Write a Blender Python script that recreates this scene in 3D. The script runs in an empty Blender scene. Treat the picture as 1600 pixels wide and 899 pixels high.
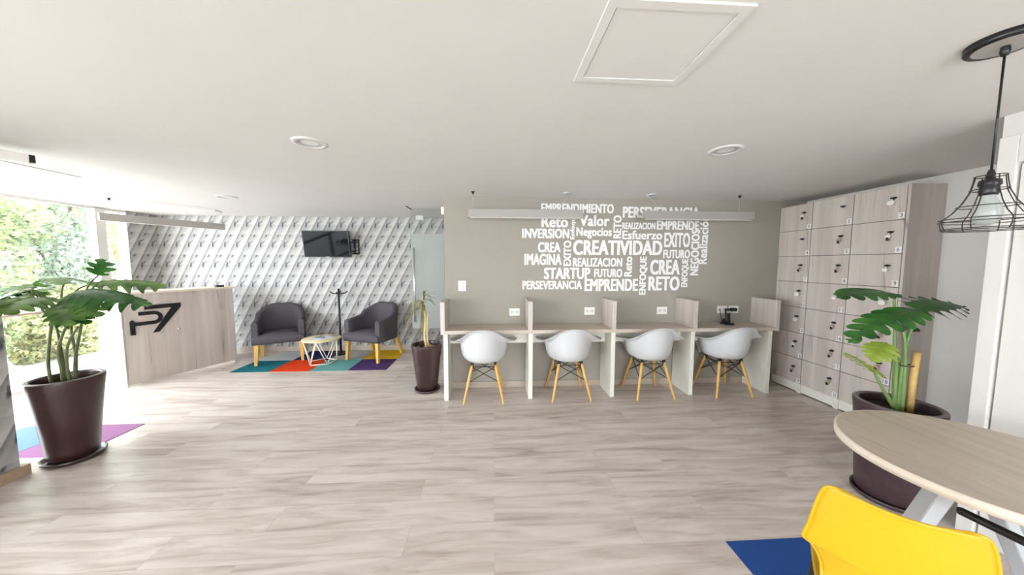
import bpy, bmesh, math, random
from mathutils import Vector, Matrix
R = math.radians
random.seed(7)
scene = bpy.context.scene
COL = scene.collection

# ------------------------------------------------------------------ camera, sky, exposure
def camera():
    pitch, yaw, roll = R(4.3637), R(-3.3754), R(0.1052)
    fw = Vector((-math.sin(yaw)*math.cos(pitch), math.cos(yaw)*math.cos(pitch), -math.sin(pitch)))
    rt = Vector((math.cos(yaw), math.sin(yaw), 0)); up = rt.cross(fw)
    r2 = rt*math.cos(roll)+up*math.sin(roll); u2 = up*math.cos(roll)-rt*math.sin(roll)
    cd = bpy.data.cameras.new('camera'); co = bpy.data.objects.new('camera', cd); COL.objects.link(co)
    m = Matrix((r2, u2, -fw)).transposed().to_4x4(); m.translation = Vector((0, 0, 1.5)); co.matrix_world = m
    cd.sensor_width = 36; cd.lens = 492.134*36/1600; cd.clip_start = 0.02; cd.clip_end = 200
    scene.camera = co
camera()
SKY = 17.0
w = bpy.data.worlds.new('sky'); scene.world = w; w.use_nodes = True
bg = w.node_tree.nodes['Background']; bg.inputs[0].default_value = (0.87, 0.945, 1.0, 1); bg.inputs[1].default_value = SKY
def portal(name, loc, rot, sx, sy):
    l = bpy.data.lights.new(name, 'AREA'); l.shape = 'RECTANGLE'; l.size = sx; l.size_y = sy; l.cycles.is_portal = True
    o = bpy.data.objects.new(name, l); o.location = loc; o.rotation_euler = rot; COL.objects.link(o)
portal('portal_left', (-5.62, .1, 1.15), (0, R(-90), 0), 2.4, 10.2)
portal('portal_rear', (.85, -5.15, 1.25), (R(90), 0, 0), 3.6, 2.1)
vs = scene.view_settings
scene.display_settings.display_device = 'sRGB'
vs.view_transform = 'Standard'; vs.look = 'None'; vs.gamma = 1; vs.use_curve_mapping = False; vs.exposure = 0.0
scene.cycles.diffuse_bounces = 7; scene.cycles.max_bounces = 14; scene.cycles.transparent_max_bounces = 16

# ------------------------------------------------------------------ materials
def lin(c):
    return tuple(((x/255)/12.92 if x/255 <= .04045 else ((x/255+.055)/1.055)**2.4) for x in c)
def new_mat(name):
    m = bpy.data.materials.new(name); m.use_nodes = True
    nt = m.node_tree; b = nt.nodes['Principled BSDF']; return m, nt, b
def N(nt, t, **kw):
    n = nt.nodes.new(t)
    for k, v in kw.items(): setattr(n, k, v)
    return n
def plain(name, rgb, rough=.5, metal=0, noise=.06, scale=30, spec=.5, bump=0, coat=0):
    m, nt, b = new_mat(name)
    c = lin(rgb)
    tc = N(nt, 'ShaderNodeTexCoord'); nz = N(nt, 'ShaderNodeTexNoise'); nz.inputs['Scale'].default_value = scale; nz.inputs['Detail'].default_value = 3
    nt.links.new(tc.outputs['Object'], nz.inputs['Vector'])
    rp = N(nt, 'ShaderNodeValToRGB')
    rp.color_ramp.elements[0].position = .3; rp.color_ramp.elements[1].position = .7
    rp.color_ramp.elements[0].color = (*[x*(1-noise) for x in c], 1); rp.color_ramp.elements[1].color = (*[min(1, x*(1+noise)) for x in c], 1)
    nt.links.new(nz.outputs['Fac'], rp.inputs['Fac']); nt.links.new(rp.outputs['Color'], b.inputs['Base Color'])
    b.inputs['Roughness'].default_value = rough; b.inputs['Metallic'].default_value = metal
    b.inputs['Specular IOR Level'].default_value = spec
    if coat: b.inputs['Coat Weight'].default_value = coat; b.inputs['Coat Roughness'].default_value = .08
    if bump:
        bp = N(nt, 'ShaderNodeBump'); bp.inputs['Strength'].default_value = bump; bp.inputs['Distance'].default_value = .004
        nt.links.new(nz.outputs['Fac'], bp.inputs['Height']); nt.links.new(bp.outputs['Normal'], b.inputs['Normal'])
    return m
def wood(name, light, mid, dark, sc, rough=.45, crack=.6):
    """sc: frequencies per axis; the low one is the grain direction"""
    m, nt, b = new_mat(name)
    tc = N(nt, 'ShaderNodeTexCoord'); mp = N(nt, 'ShaderNodeMapping'); mp.inputs['Scale'].default_value = sc
    nt.links.new(tc.outputs['Object'], mp.inputs['Vector'])
    n1 = N(nt, 'ShaderNodeTexNoise'); n1.inputs['Scale'].default_value = 1; n1.inputs['Detail'].default_value = 5; n1.inputs['Roughness'].default_value = .6
    nt.links.new(mp.outputs['Vector'], n1.inputs['Vector'])
    r1 = N(nt, 'ShaderNodeValToRGB'); e = r1.color_ramp.elements
    e[0].position = .3; e[0].color = (*lin(mid), 1); e[1].position = .68; e[1].color = (*lin(light), 1)
    nt.links.new(n1.outputs['Fac'], r1.inputs['Fac'])
    mp2 = N(nt, 'ShaderNodeMapping'); mp2.inputs['Scale'].default_value = tuple(x*.62 for x in sc); mp2.inputs['Location'].default_value = (3.1, 7.7, 1.3)
    nt.links.new(tc.outputs['Object'], mp2.inputs['Vector'])
    n2 = N(nt, 'ShaderNodeTexNoise'); n2.inputs['Scale'].default_value = 1; n2.inputs['Detail'].default_value = 1.5
    nt.links.new(mp2.outputs['Vector'], n2.inputs['Vector'])
    r2 = N(nt, 'ShaderNodeValToRGB'); q = r2.color_ramp
    q.elements[0].position = .487; q.elements[0].color = (0, 0, 0, 1); q.elements[1].position = .5; q.elements[1].color = (1, 1, 1, 1)
    k = q.elements.new(.513); k.color = (0, 0, 0, 1)
    nt.links.new(n2.outputs['Fac'], r2.inputs['Fac'])
    n3 = N(nt, 'ShaderNodeTexNoise'); n3.inputs['Scale'].default_value = 2.2; n3.inputs['Detail'].default_value = 2
    nt.links.new(tc.outputs['Object'], n3.inputs['Vector'])
    r3 = N(nt, 'ShaderNodeValToRGB'); r3.color_ramp.elements[0].position = .45; r3.color_ramp.elements[1].position = .62
    nt.links.new(n3.outputs['Fac'], r3.inputs['Fac'])
    mu = N(nt, 'ShaderNodeMath', operation='MULTIPLY'); nt.links.new(r2.outputs['Color'], mu.inputs[0]); nt.links.new(r3.outputs['Color'], mu.inputs[1])
    mu2 = N(nt, 'ShaderNodeMath', operation='MULTIPLY'); nt.links.new(mu.outputs[0], mu2.inputs[0]); mu2.inputs[1].default_value = crack
    mx = N(nt, 'ShaderNodeMixRGB'); nt.links.new(mu2.outputs[0], mx.inputs[0]); nt.links.new(r1.outputs['Color'], mx.inputs[1]); mx.inputs[2].default_value = (*lin(dark), 1)
    nt.links.new(mx.outputs[0], b.inputs['Base Color']); b.inputs['Roughness'].default_value = rough
    return m
def floor_mat():
    m, nt, b = new_mat('laminate_floor')
    tc = N(nt, 'ShaderNodeTexCoord')
    br = N(nt, 'ShaderNodeTexBrick'); br.offset = .37
    br.inputs['Scale'].default_value = 1; br.inputs['Brick Width'].default_value = 1.28; br.inputs['Row Height'].default_value = .192
    br.inputs['Mortar Size'].default_value = .0011; br.inputs['Color1'].default_value = (0, 0, 0, 1); br.inputs['Color2'].default_value = (1, 1, 1, 1); br.inputs['Mortar'].default_value = (.5, .5, .5, 1)
    nt.links.new(tc.outputs['Object'], br.inputs['Vector'])
    cx = N(nt, 'ShaderNodeCombineXYZ'); sp = N(nt, 'ShaderNodeSeparateColor'); nt.links.new(br.outputs['Color'], sp.inputs[0])
    mm = N(nt, 'ShaderNodeMath', operation='MULTIPLY'); mm.inputs[1].default_value = 13.0; nt.links.new(sp.outputs[0], mm.inputs[0]); nt.links.new(mm.outputs[0], cx.inputs[2]); nt.links.new(mm.outputs[0], cx.inputs[0])
    ad = N(nt, 'ShaderNodeVectorMath', operation='ADD'); nt.links.new(tc.outputs['Object'], ad.inputs[0]); nt.links.new(cx.outputs[0], ad.inputs[1])
    mp = N(nt, 'ShaderNodeMapping'); mp.inputs['Scale'].default_value = (1.5, 12, 1); nt.links.new(ad.outputs[0], mp.inputs['Vector'])
    n1 = N(nt, 'ShaderNodeTexNoise'); n1.inputs['Scale'].default_value = 1; n1.inputs['Detail'].default_value = 7; n1.inputs['Roughness'].default_value = .62; n1.inputs['Distortion'].default_value = .7
    nt.links.new(mp.outputs[0], n1.inputs['Vector'])
    rp = N(nt, 'ShaderNodeValToRGB'); e = rp.color_ramp.elements
    e[0].position = .27; e[0].color = (*lin((158, 143, 134)), 1); e[1].position = .74; e[1].color = (*lin((224, 215, 209)), 1)
    k = e.new(.45); k.color = (*lin((198, 185, 177)), 1)
    k = e.new(.56); k.color = (*lin((211, 201, 194)), 1)
    nt.links.new(n1.outputs['Fac'], rp.inputs['Fac'])
    hs = N(nt, 'ShaderNodeHueSaturation'); vv = N(nt, 'ShaderNodeMapRange'); vv.inputs[3].default_value = .965; vv.inputs[4].default_value = 1.035
    nt.links.new(sp.outputs[0], vv.inputs[0]); nt.links.new(vv.outputs[0], hs.inputs['Value']); nt.links.new(rp.outputs[0], hs.inputs['Color'])
    mx = N(nt, 'ShaderNodeMixRGB'); mx.blend_type = 'MIX'; mx.inputs[2].default_value = (*lin((120, 105, 95)), 1)
    fm = N(nt, 'ShaderNodeMath', operation='MULTIPLY'); fm.inputs[1].default_value = .25; nt.links.new(br.outputs['Fac'], fm.inputs[0])
    nt.links.new(fm.outputs[0], mx.inputs[0]); nt.links.new(hs.outputs[0], mx.inputs[1]); nt.links.new(mx.outputs[0], b.inputs['Base Color'])
    b.inputs['Roughness'].default_value = .31; b.inputs['Specular IOR Level'].default_value = .5
    return m
def wallpaper_mat(name, axis, a=.188, bb=.332, shear=.53, x0=0.0, z0=0.0):
    m, nt, b = new_mat(name)
    L = nt.links
    def M(op, a_, b_=None, c_=None):
        n = N(nt, 'ShaderNodeMath', operation=op)
        for i, v in enumerate((a_, b_, c_)):
            if v is None: continue
            if isinstance(v, (int, float)): n.inputs[i].default_value = v
            else: L.new(v, n.inputs[i])
        return n.outputs[0]
    tc = N(nt, 'ShaderNodeTexCoord'); sx = N(nt, 'ShaderNodeSeparateXYZ'); L.new(tc.outputs['Object'], sx.inputs[0])
    X = M('SUBTRACT', sx.outputs[axis], x0); Z = M('SUBTRACT', sx.outputs[2], z0)
    U = M('DIVIDE', M('SUBTRACT', X, M('MULTIPLY', Z, shear)), a); V = M('DIVIDE', Z, bb)
    fu = M('FRACT', U); fv = M('FRACT', V)
    def ss(v, lo, hi):  # 1 below lo, 0 above hi
        n = N(nt, 'ShaderNodeMapRange'); n.interpolation_type = 'SMOOTHSTEP'; L.new(v, n.inputs[0])
        n.inputs[1].default_value = lo; n.inputs[2].default_value = hi; n.inputs[3].default_value = 1; n.inputs[4].default_value = 0
        return n.outputs[0]
    h = M('FRACT', M('MULTIPLY', fv, 2.0))                       # two folded facets stacked in a cell
    val = M('ADD', .60, M('MULTIPLY', M('SUBTRACT', 1.0, ss(fu, .35, 1.0)), .34))      # facet brightens towards its fold
    val = M('ADD', val, M('MULTIPLY', ss(fu, .02, .26), -.24))                          # far side of the fold
    shade = M('MULTIPLY', M('SUBTRACT', 1.0, ss(h, .1, 1.0)), M('SUBTRACT', 1.0, ss(fu, .30, .52)))
    val = M('ADD', val, M('MULTIPLY', shade, -.08))
    val = M('ADD', val, M('MULTIPLY', ss(h, .1, .7), .07))
    cu = M('SUBTRACT', fu, .32); cv = M('SUBTRACT', fv, .5)
    tilt = M('ADD', cu, M('MULTIPLY', cv, .75))
    stroke = M('MULTIPLY', ss(M('ABSOLUTE', tilt), .03, .10), ss(M('ABSOLUTE', cv), .05, .20))
    cu2 = M('SUBTRACT', cu, M('MULTIPLY', cv, .9))
    stroke2 = M('MULTIPLY', ss(M('ABSOLUTE', cu2), .03, .09), M('MULTIPLY', ss(cv, .14, .22), ss(M('MULTIPLY', cv, -1.0), .0, .05)))
    val = M('ADD', val, M('MULTIPLY', M('MAXIMUM', stroke, M('MULTIPLY', stroke2, .8)), -.46))
    du = M('SUBTRACT', fu, .42); dv = M('SUBTRACT', fv, .93)
    dd = M('SQRT', M('ADD', M('MULTIPLY', du, du), M('MULTIPLY', M('MULTIPLY', dv, 1.3), M('MULTIPLY', dv, 1.3))))
    val = M('ADD', val, M('MULTIPLY', ss(dd, .02, .12), -.40))
    nz = N(nt, 'ShaderNodeTexNoise'); nz.inputs['Scale'].default_value = 22; nz.inputs['Detail'].default_value = 4; L.new(tc.outputs['Object'], nz.inputs['Vector'])
    val = M('ADD', val, M('MULTIPLY', M('SUBTRACT', nz.outputs['Fac'], .5), .22))
    rp = N(nt, 'ShaderNodeValToRGB'); e = rp.color_ramp.elements
    e[0].position = 0.15; e[0].color = (*lin((76, 77, 83)), 1); e[1].position = .92; e[1].color = (*lin((192, 190, 187)), 1)
    k = e.new(.5); k.color = (*lin((146, 144, 145)), 1)
    L.new(val, rp.inputs['Fac']); L.new(rp.outputs[0], b.inputs['Base Color']); b.inputs['Roughness'].default_value = .7; b.inputs['Specular IOR Level'].default_value = .25
    return m
def glass_mat(name, tint=(1, 1, 1), refl=.06, alpha_white=0):
    m = bpy.data.materials.new(name); m.use_nodes = True; nt = m.node_tree; nt.nodes.clear()
    out = N(nt, 'ShaderNodeOutputMaterial'); tr = N(nt, 'ShaderNodeBsdfTransparent'); tr.inputs[0].default_value = (*tint, 1)
    gl = N(nt, 'ShaderNodeBsdfGlossy'); gl.inputs['Roughness'].default_value = .02
    mx = N(nt, 'ShaderNodeMixShader'); mx.inputs[0].default_value = refl
    nt.links.new(tr.outputs[0], mx.inputs[1]); nt.links.new(gl.outputs[0], mx.inputs[2]); last = mx
    if alpha_white:
        df = N(nt, 'ShaderNodeBsdfDiffuse'); df.inputs[0].default_value = (*lin((184, 188, 186)), 1)
        m2 = N(nt, 'ShaderNodeMixShader'); m2.inputs[0].default_value = alpha_white
        nt.links.new(mx.outputs[0], m2.inputs[1]); nt.links.new(df.outputs[0], m2.inputs[2]); last = m2
    nt.links.new(last.outputs[0], out.inputs[0])
    return m
def leaf_mat(name, a, b_, trans=.25, rough=.4):
    m, nt, b = new_mat(name)
    tc = N(nt, 'ShaderNodeTexCoord'); nz = N(nt, 'ShaderNodeTexNoise'); nz.inputs['Scale'].default_value = 9
    nt.links.new(tc.outputs['Object'], nz.inputs['Vector']); rp = N(nt, 'ShaderNodeValToRGB')
    rp.color_ramp.elements[0].position = .35; rp.color_ramp.elements[1].position = .65
    rp.color_ramp.elements[0].color = (*lin(a), 1); rp.color_ramp.elements[1].color = (*lin(b_), 1)
    nt.links.new(nz.outputs['Fac'], rp.inputs['Fac']); nt.links.new(rp.outputs[0], b.inputs['Base Color']); b.inputs['Roughness'].default_value = rough
    tl = N(nt, 'ShaderNodeBsdfTranslucent'); nt.links.new(rp.outputs[0], tl.inputs[0])
    mx = N(nt, 'ShaderNodeMixShader'); mx.inputs[0].default_value = trans
    out = nt.nodes['Material Output']; nt.links.new(b.outputs[0], mx.inputs[1]); nt.links.new(tl.outputs[0], mx.inputs[2]); nt.links.new(mx.outputs[0], out.inputs[0])
    return m
G = {}
G['floor'] = floor_mat()
G['ceiling'] = plain('ceiling_paint', (216, 214, 211), .9, noise=.01, scale=3)
G['white'] = plain('white_paint', (211, 208, 204), .7, noise=.01, scale=4)
G['grey_wall'] = plain('taupe_paint', (158, 152, 142), .75, noise=.015, scale=5)
G['skirting'] = plain('beige_skirting', (176, 163, 150), .5, noise=.05, scale=12)
G['paper_back'] = wallpaper_mat('wallpaper_back', 0, x0=-3.001, z0=-.021)
G['paper_left'] = wallpaper_mat('wallpaper_left', 1, x0=0.05, z0=-.021)
G['paper_pillar'] = wallpaper_mat('wallpaper_pillar', 1, x0=0.1, z0=.12)
G['wood_v'] = wood('grey_oak_upright', (208, 198, 191), (184, 172, 165), (104, 92, 88), (11, 11, .45), .5)
G['wood_h'] = wood('grey_oak_along', (208, 195, 182), (186, 171, 158), (118, 102, 90), (.7, 18, 18), .42, .5)
G['wood_t'] = wood('pale_oak_table', (196, 183, 168), (172, 158, 144), (112, 98, 86), (16, 1.0, 16), .4, .5)
G['edge'] = plain('cream_edge', (226, 212, 196), .5, noise=.02)
G['desk_white'] = plain('offwhite_melamine', (226, 223, 212), .5, noise=.02, scale=18)
G['shell'] = plain('white_plastic', (203, 203, 205), .32, noise=.005, spec=.45)
G['beech'] = wood('beech', (222, 176, 100), (206, 154, 78), (170, 116, 52), (30, 30, 3), .4, .2)
G['black_wire'] = plain('black_wire', (30, 24, 24), .4)
G['black'] = plain('black_plastic', (22, 22, 26), .35)
G['black_matt'] = plain('black_steel', (28, 29, 36), .5)
G['dark_fabric'] = plain('charcoal_fabric', (80, 77, 82), .95, noise=.12, scale=240, spec=.15, bump=.2)
G['oak_leg'] = wood('honey_leg', (212, 172, 92), (196, 148, 66), (160, 112, 48), (25, 25, 2.5), .45, .2)
G['pot'] = plain('brown_glaze', (52, 29, 30), .28, noise=.18, scale=7, coat=.25)
G['pot_dark'] = plain('dark_glaze', (64, 46, 52), .38, noise=.22, scale=22, coat=.15)
G['pot_lip'] = plain('grey_brown_rim', (104, 92, 94), .3, noise=.08, scale=20)
G['soil'] = plain('soil', (52, 38, 32), .95, noise=.4, scale=60, bump=.8)
G['pebble'] = plain('pebble', (176, 156, 138), .8, noise=.2, scale=40)
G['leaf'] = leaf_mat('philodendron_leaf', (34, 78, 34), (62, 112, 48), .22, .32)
G['leaf_sun'] = leaf_mat('sunlit_philodendron_leaf', (58, 92, 40), (104, 140, 66), .4, .3)  # paler copy of the leaf green, with window light put into the colour
G['leaf_yellow'] = leaf_mat('yellow_green_leaf', (136, 160, 56), (170, 190, 80), .4, .4)
G['petiole'] = plain('petiole_green', (112, 140, 78), .5, noise=.2, scale=14)
G['stem'] = plain('stem_olive', (92, 100, 62), .6, noise=.3, scale=22)
G['cane'] = plain('bamboo_cane', (196, 160, 98), .6, noise=.15, scale=20)
G['trunk_pale'] = plain('pale_stem', (206, 182, 134), .7, noise=.12, scale=30)
G['dracaena'] = leaf_mat('narrow_leaf', (96, 110, 58), (160, 150, 90), .3, .5)
G['chrome'] = plain('chrome', (216, 216, 216), .18, metal=1, noise=.01)
G['steel'] = plain('grey_powder_coat', (186, 188, 192), .35, noise=.02, metal=.1)
G['lamp_grey'] = plain('lamp_grey', (160, 156, 151), .5, noise=.01)
G['yellow'] = plain('yellow_plastic', (196, 154, 10), .38, noise=.01)
G['papers'] = plain('paper', (206, 212, 222), .6, noise=.08, scale=60)
G['table_top'] = plain('pale_wood_top', (224, 206, 164), .5, noise=.05, scale=12)
G['white_wire'] = plain('white_wire', (236, 228, 212), .45, noise=.01)
G['letter'] = plain('white_vinyl', (240, 239, 238), .6, noise=.005)
G['gap'] = plain('dark_gap', (58, 50, 48), .9)
G['digit'] = plain('number_ink', (92, 96, 112), .6)
G['digit_blue'] = plain('number_ink_blue', (86, 116, 176), .6)
G['screen'] = plain('tv_glass', (5, 7, 14), .05, spec=.10, noise=.01)
G['glass'] = glass_mat('window_glass')
G['door_glass'] = glass_mat('door_glass', (.95, .965, .96), .05)
G['film'] = glass_mat('frosted_film', (.93, .95, .945), .02, .42)
G['bulb'] = glass_mat('bulb_glass', (.97, .97, .97), .06, .5)
G['socket'] = plain('socket_grey', (205, 200, 196), .5)
G['outlet'] = plain('outlet_white', (236, 232, 228), .4, noise=.005)
G['terrace'] = plain('terrace_concrete', (214, 212, 206), .9, noise=.05)
G['foliage'] = [leaf_mat('tree_leaf_a', (112, 126, 92), (164, 170, 122), .4, .6), leaf_mat('tree_leaf_b', (136, 144, 108), (196, 194, 140), .4, .6), leaf_mat('tree_leaf_c', (112, 128, 116), (152, 164, 140), .4, .6)]
G['bark'] = plain('bark', (96, 84, 72), .9, noise=.3, scale=25)
def carpet(name, rgb): return plain(name, rgb, 1.0, noise=.16, scale=260, spec=.05, bump=.25)

# ------------------------------------------------------------------ mesh builder
class MB:
    def __init__(s): s.v = []; s.f = []; s.mi = []; s.sm = []
    def add(s, vs, fs, mi=0, smooth=False):
        o = len(s.v); s.v += [Vector(p) for p in vs]
        for f in fs: s.f.append([o+i for i in f]); s.mi.append(mi); s.sm.append(smooth)
        return s
    def box(s, lo, hi, bev=0.0, mi=0, M=None):
        bm = bmesh.new(); bmesh.ops.create_cube(bm, size=1)
        for v in bm.verts: v.co = Vector([lo[i]+(v.co[i]+.5)*(hi[i]-lo[i]) for i in range(3)])
        if bev: bmesh.ops.bevel(bm, geom=list(bm.edges), offset=bev, segments=2, profile=.5, affect='EDGES')
        if M is not None: bm.transform(M)
        bm.verts.index_update(); s.add([v.co.copy() for v in bm.verts], [[v.index for v in f.verts] for f in bm.faces], mi); bm.free(); return s
    def tube(s, pts, r, n=10, mi=0, caps=True, closed=False):
        pts = [Vector(p) for p in pts]; k = len(pts)
        rs = r if isinstance(r, (list, tuple)) else [r]*k
        rings = []; prev = None
        for i, p in enumerate(pts):
            if closed: t = pts[(i+1) % k]-pts[i-1]
            else: t = pts[min(i+1, k-1)]-pts[max(i-1, 0)]
            t.normalize()
            if prev is None:
                a = Vector((0, 0, 1)) if abs(t.z) < .9 else Vector((1, 0, 0)); prev = t.cross(a).normalized()
            x = (prev-t*prev.dot(t)).normalized(); prev = x; y = t.cross(x)
            rings.append([p+x*rs[i]*math.cos(2*math.pi*j/n)+y*rs[i]*math.sin(2*math.pi*j/n) for j in range(n)])
        vs = [q for ring in rings for q in ring]; fs = []
        for i in range(k if closed else k-1):
            a = i*n; b = ((i+1) % k)*n
            for j in range(n): fs.append([a+j, a+(j+1) % n, b+(j+1) % n, b+j])
        s.add(vs, fs, mi, True)
        if caps and not closed:
            s.add(rings[0], [list(range(n))[::-1]], mi); s.add(rings[-1], [list(range(n))], mi)
        return s
    def lathe(s, prof, n=40, c=(0, 0, 0), mi=0, smooth=True, sx=1, sy=1):
        vs = []; fs = []
        for (r, z) in prof:
            for j in range(n): vs.append((c[0]+sx*r*math.cos(2*math.pi*j/n), c[1]+sy*r*math.sin(2*math.pi*j/n), c[2]+z))
        for i in range(len(prof)-1):
            for j in range(n): fs.append([i*n+j, i*n+(j+1) % n, (i+1)*n+(j+1) % n, (i+1)*n+j])
        return s.add(vs, fs, mi, smooth)
    def disc(s, r, z, n=40, c=(0, 0), mi=0):
        return s.add([(c[0]+r*math.cos(2*math.pi*j/n), c[1]+r*math.sin(2*math.pi*j/n), z) for j in range(n)], [list(range(n))], mi)
    def prism(s, poly, fn, d, mi=0):
        """poly: 2-D outline; fn(u,v,h) -> 3-D; extruded from h=0 to d"""
        n = len(poly); vs = [fn(u, v, 0) for u, v in poly]+[fn(u, v, d) for u, v in poly]
        fs = [list(range(n))[::-1], list(range(n, 2*n))]+[[i, (i+1) % n, n+(i+1) % n, n+i] for i in range(n)]
        return s.add(vs, fs, mi)
    def grid(s, rows, mi=0, smooth=True, wrap=False):
        h = len(rows); wd = len(rows[0]); vs = [p for r_ in rows for p in r_]; fs = []
        for i in range(h-1):
            for j in range(wd if wrap else wd-1): fs.append([i*wd+j, i*wd+(j+1) % wd, (i+1)*wd+(j+1) % wd, (i+1)*wd+j])
        return s.add(vs, fs, mi, smooth)
    def build(s, name, mats, parent=None, fix=True, solid=0, sub=0):
        me = bpy.data.meshes.new(name); me.from_pydata([tuple(p) for p in s.v], [], s.f)
        if not isinstance(mats, (list, tuple)): mats = [mats]
        for m in mats: me.materials.append(m)
        for p, mi, sm in zip(me.polygons, s.mi, s.sm): p.material_index = mi; p.use_smooth = sm
        if fix:
            bm = bmesh.new(); bm.from_mesh(me); bmesh.ops.remove_doubles(bm, verts=bm.verts, dist=1e-6)
            bmesh.ops.recalc_face_normals(bm, faces=bm.faces); bm.to_mesh(me); bm.free()
        o = bpy.data.objects.new(name, me); COL.objects.link(o)
        if parent is not None: o.parent = parent
        if solid: md = o.modifiers.new('solid', 'SOLIDIFY'); md.thickness = solid; md.offset = 0
        if sub: md = o.modifiers.new('sub', 'SUBSURF'); md.levels = sub; md.render_levels = sub
        return o
def tag(o, label, cat, group=None, kind=None):
    o['label'] = label; o['category'] = cat
    if group: o['group'] = group
    if kind: o['kind'] = kind
    return o
def thing(name, label, cat, loc=(0, 0, 0), rz=0, group=None):
    o = bpy.data.objects.new(name, None); COL.objects.link(o); o.location = loc; o.rotation_euler = (0, 0, rz); o.empty_display_size = .1
    return tag(o, label, cat, group)
def struct(o, label=None, cat=None):
    o['kind'] = 'structure'
    if label: o['label'] = label
    if cat: o['category'] = cat
    return o
def children(o): return [c for c in list(COL.objects) if c.parent == o]
def dup(root, loc, rz, label, group=None):
    r = root.copy(); COL.objects.link(r); r.location = loc; r.rotation_euler = (0, 0, rz); r['label'] = label
    if group: r['group'] = group
    for c in children(root):
        k = c.copy(); COL.objects.link(k); k.parent = r
        for g in children(c):
            h = g.copy(); COL.objects.link(h); h.parent = k
    return r
_cache = {}
def text_geo(s, bold=.02):
    if (s, bold) in _cache: return _cache[(s, bold)]
    cu = bpy.data.curves.new('t', 'FONT'); cu.body = s; cu.offset = bold; cu.extrude = .5; cu.resolution_u = 3; cu.space_character = 1.04
    ob = bpy.data.objects.new('t', cu); COL.objects.link(ob); bpy.context.view_layer.update()
    me = ob.evaluated_get(bpy.context.evaluated_depsgraph_get()).to_mesh()
    vs = [v.co.copy() for v in me.vertices]; fs = [list(p.vertices) for p in me.polygons]
    bpy.data.objects.remove(ob); bpy.data.curves.remove(cu)
    x0 = min(v.x for v in vs); x1 = max(v.x for v in vs); y0 = min(v.y for v in vs); y1 = max(v.y for v in vs)
    vs = [((v.x-x0)/(x1-x0), (v.y-y0)/(y1-y0), v.z+.5) for v in vs]
    _cache[(s, bold)] = (vs, fs); return vs, fs

def heavy_text(s):
    '''condensed heavy lettering: the strokes are thickened sideways by overlaying shifted outlines'''
    g, f = text_geo(s, 0.0); asp = .62*len(s)
    V, F = [], []
    for k, (dx, dy) in enumerate(((-.05, -.018), (0, -.018), (.05, -.018), (-.05, .018), (0, .018), (.05, .018), (-.025, 0), (.025, 0))):
        o = len(V); V += [(u+dx/asp, v+dy/.72, h-.015*k) for u, v, h in g]; F += [[o+i for i in q] for q in f]
    x0 = min(v[0] for v in V); x1 = max(v[0] for v in V); y0 = min(v[1] for v in V); y1 = max(v[1] for v in V)
    return [((u-x0)/(x1-x0), (v-y0)/(y1-y0), h) for u, v, h in V], F

# ------------------------------------------------------------------ room shell
H = 2.27; YW = 3.739; YB = 5.5; XL = -5.44; XR = 3.871; XC = 2.664; YC = 1.552; YR = -5.0
struct(MB().box((XL-.2, YR-.2, -.1), (XR+.2, YB+.2, 0)).build('floor', G['floor']), 'pale grey brown wood plank floor', 'floor')
struct(MB().box((XL-.2, YR-.2, H), (XR+.2, YB+.2, H+.12)).build('ceiling', G['ceiling']), 'plain off-white ceiling', 'ceiling')
struct(MB().box((XL-.2, YB, 0), (1.0, YB+.15, H)).build('wall_back', G['paper_back']), 'far wall with grey geometric wallpaper behind the lounge chairs', 'wall')
struct(MB().box((-.57, YW, 0), (XR+.2, YB, H)).build('wall_front', G['grey_wall']), 'taupe grey wall carrying white words', 'wall')
struct(MB().box((XR, YC-.1, 0), (XR+.15, YW, H)).build('wall_right', G['white']), 'white wall behind the lockers', 'wall')
struct(MB().box((XC, YR-.1, 0), (XR+.15, YC, H)).build('wall_right_projecting', G['white']), 'white wall block standing out beside the round table', 'wall')
struct(MB().box((XL-.15, 5.075, 0), (XL, YB, H)).build('wall_left', G['paper_left']), 'narrow wallpapered wall between window and far corner', 'wall')
mb = MB().box((XL-.15, YR, 2.25), (XL-.02, 5.075, H)); mb.box((XL-.15, YR, 0), (XL-.02, 5.075, .05))
struct(mb.build('trim_1', G['white']))
mb = MB().box((XL-.15, YR-.12, 0), (-.9, YR, H)); mb.box((2.55, YR-.12, 0), (XC, YR, H)); mb.box((-.9, YR-.12, 0), (2.55, YR, .25)); mb.box((-.9, YR-.12, 2.22), (2.55, YR, H))
struct(mb.build('wall_rear', G['white']))
# skirtings
struct(MB().box((-.54, YW-.014, 0), (3.53, YW, .072), .002).build('baseboard_front', G['skirting']))
struct(MB().box((XL, YB-.014, 0), (-.57, YB, .082), .002).build('baseboard_back', G['skirting']))
struct(MB().box((XR-.012, YC, 0), (XR, 2.5, .07), .002).build('baseboard_right', G['white']))
# windows on the left: frame with mullions, rail and one glass sheet
def window_left():
    f = MB()
    for y0, y1 in ((4.70, 4.815), (5.066, 5.075), (2.1, 2.2), (-.4, -.3), (-2.8, -2.7)): f.box((XL-.09, y0, .05), (XL+.0, y1, 2.25), .003)
    f.box((XL-.08, YR, 2.235), (XL-.03, 5.066, 2.25), .002)
    o = struct(f.build('window_1', G['white']), 'tall window wall along the left looking out to trees', 'window')
    MB().box((XL-.06, YR, .05), (XL-.052, 5.066, 2.25)).build('pane', G['glass'], o)
    MB().box((XL-.02, YR, .89), (XL+.035, 4.69, .915), .002).build('rail', plain('rail_brown', (150, 132, 122), .5), o)
    MB().box((XL-.02, YR, .915), (XL+.045, 4.69, .962), .004).build('rail_cap', G['white'], o)
window_left()
o = MB()
for x in (-.9, .8, 2.47): o.box((x, YR-.09, .25), (x+.08, YR-.03, 2.22), .003)
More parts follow.
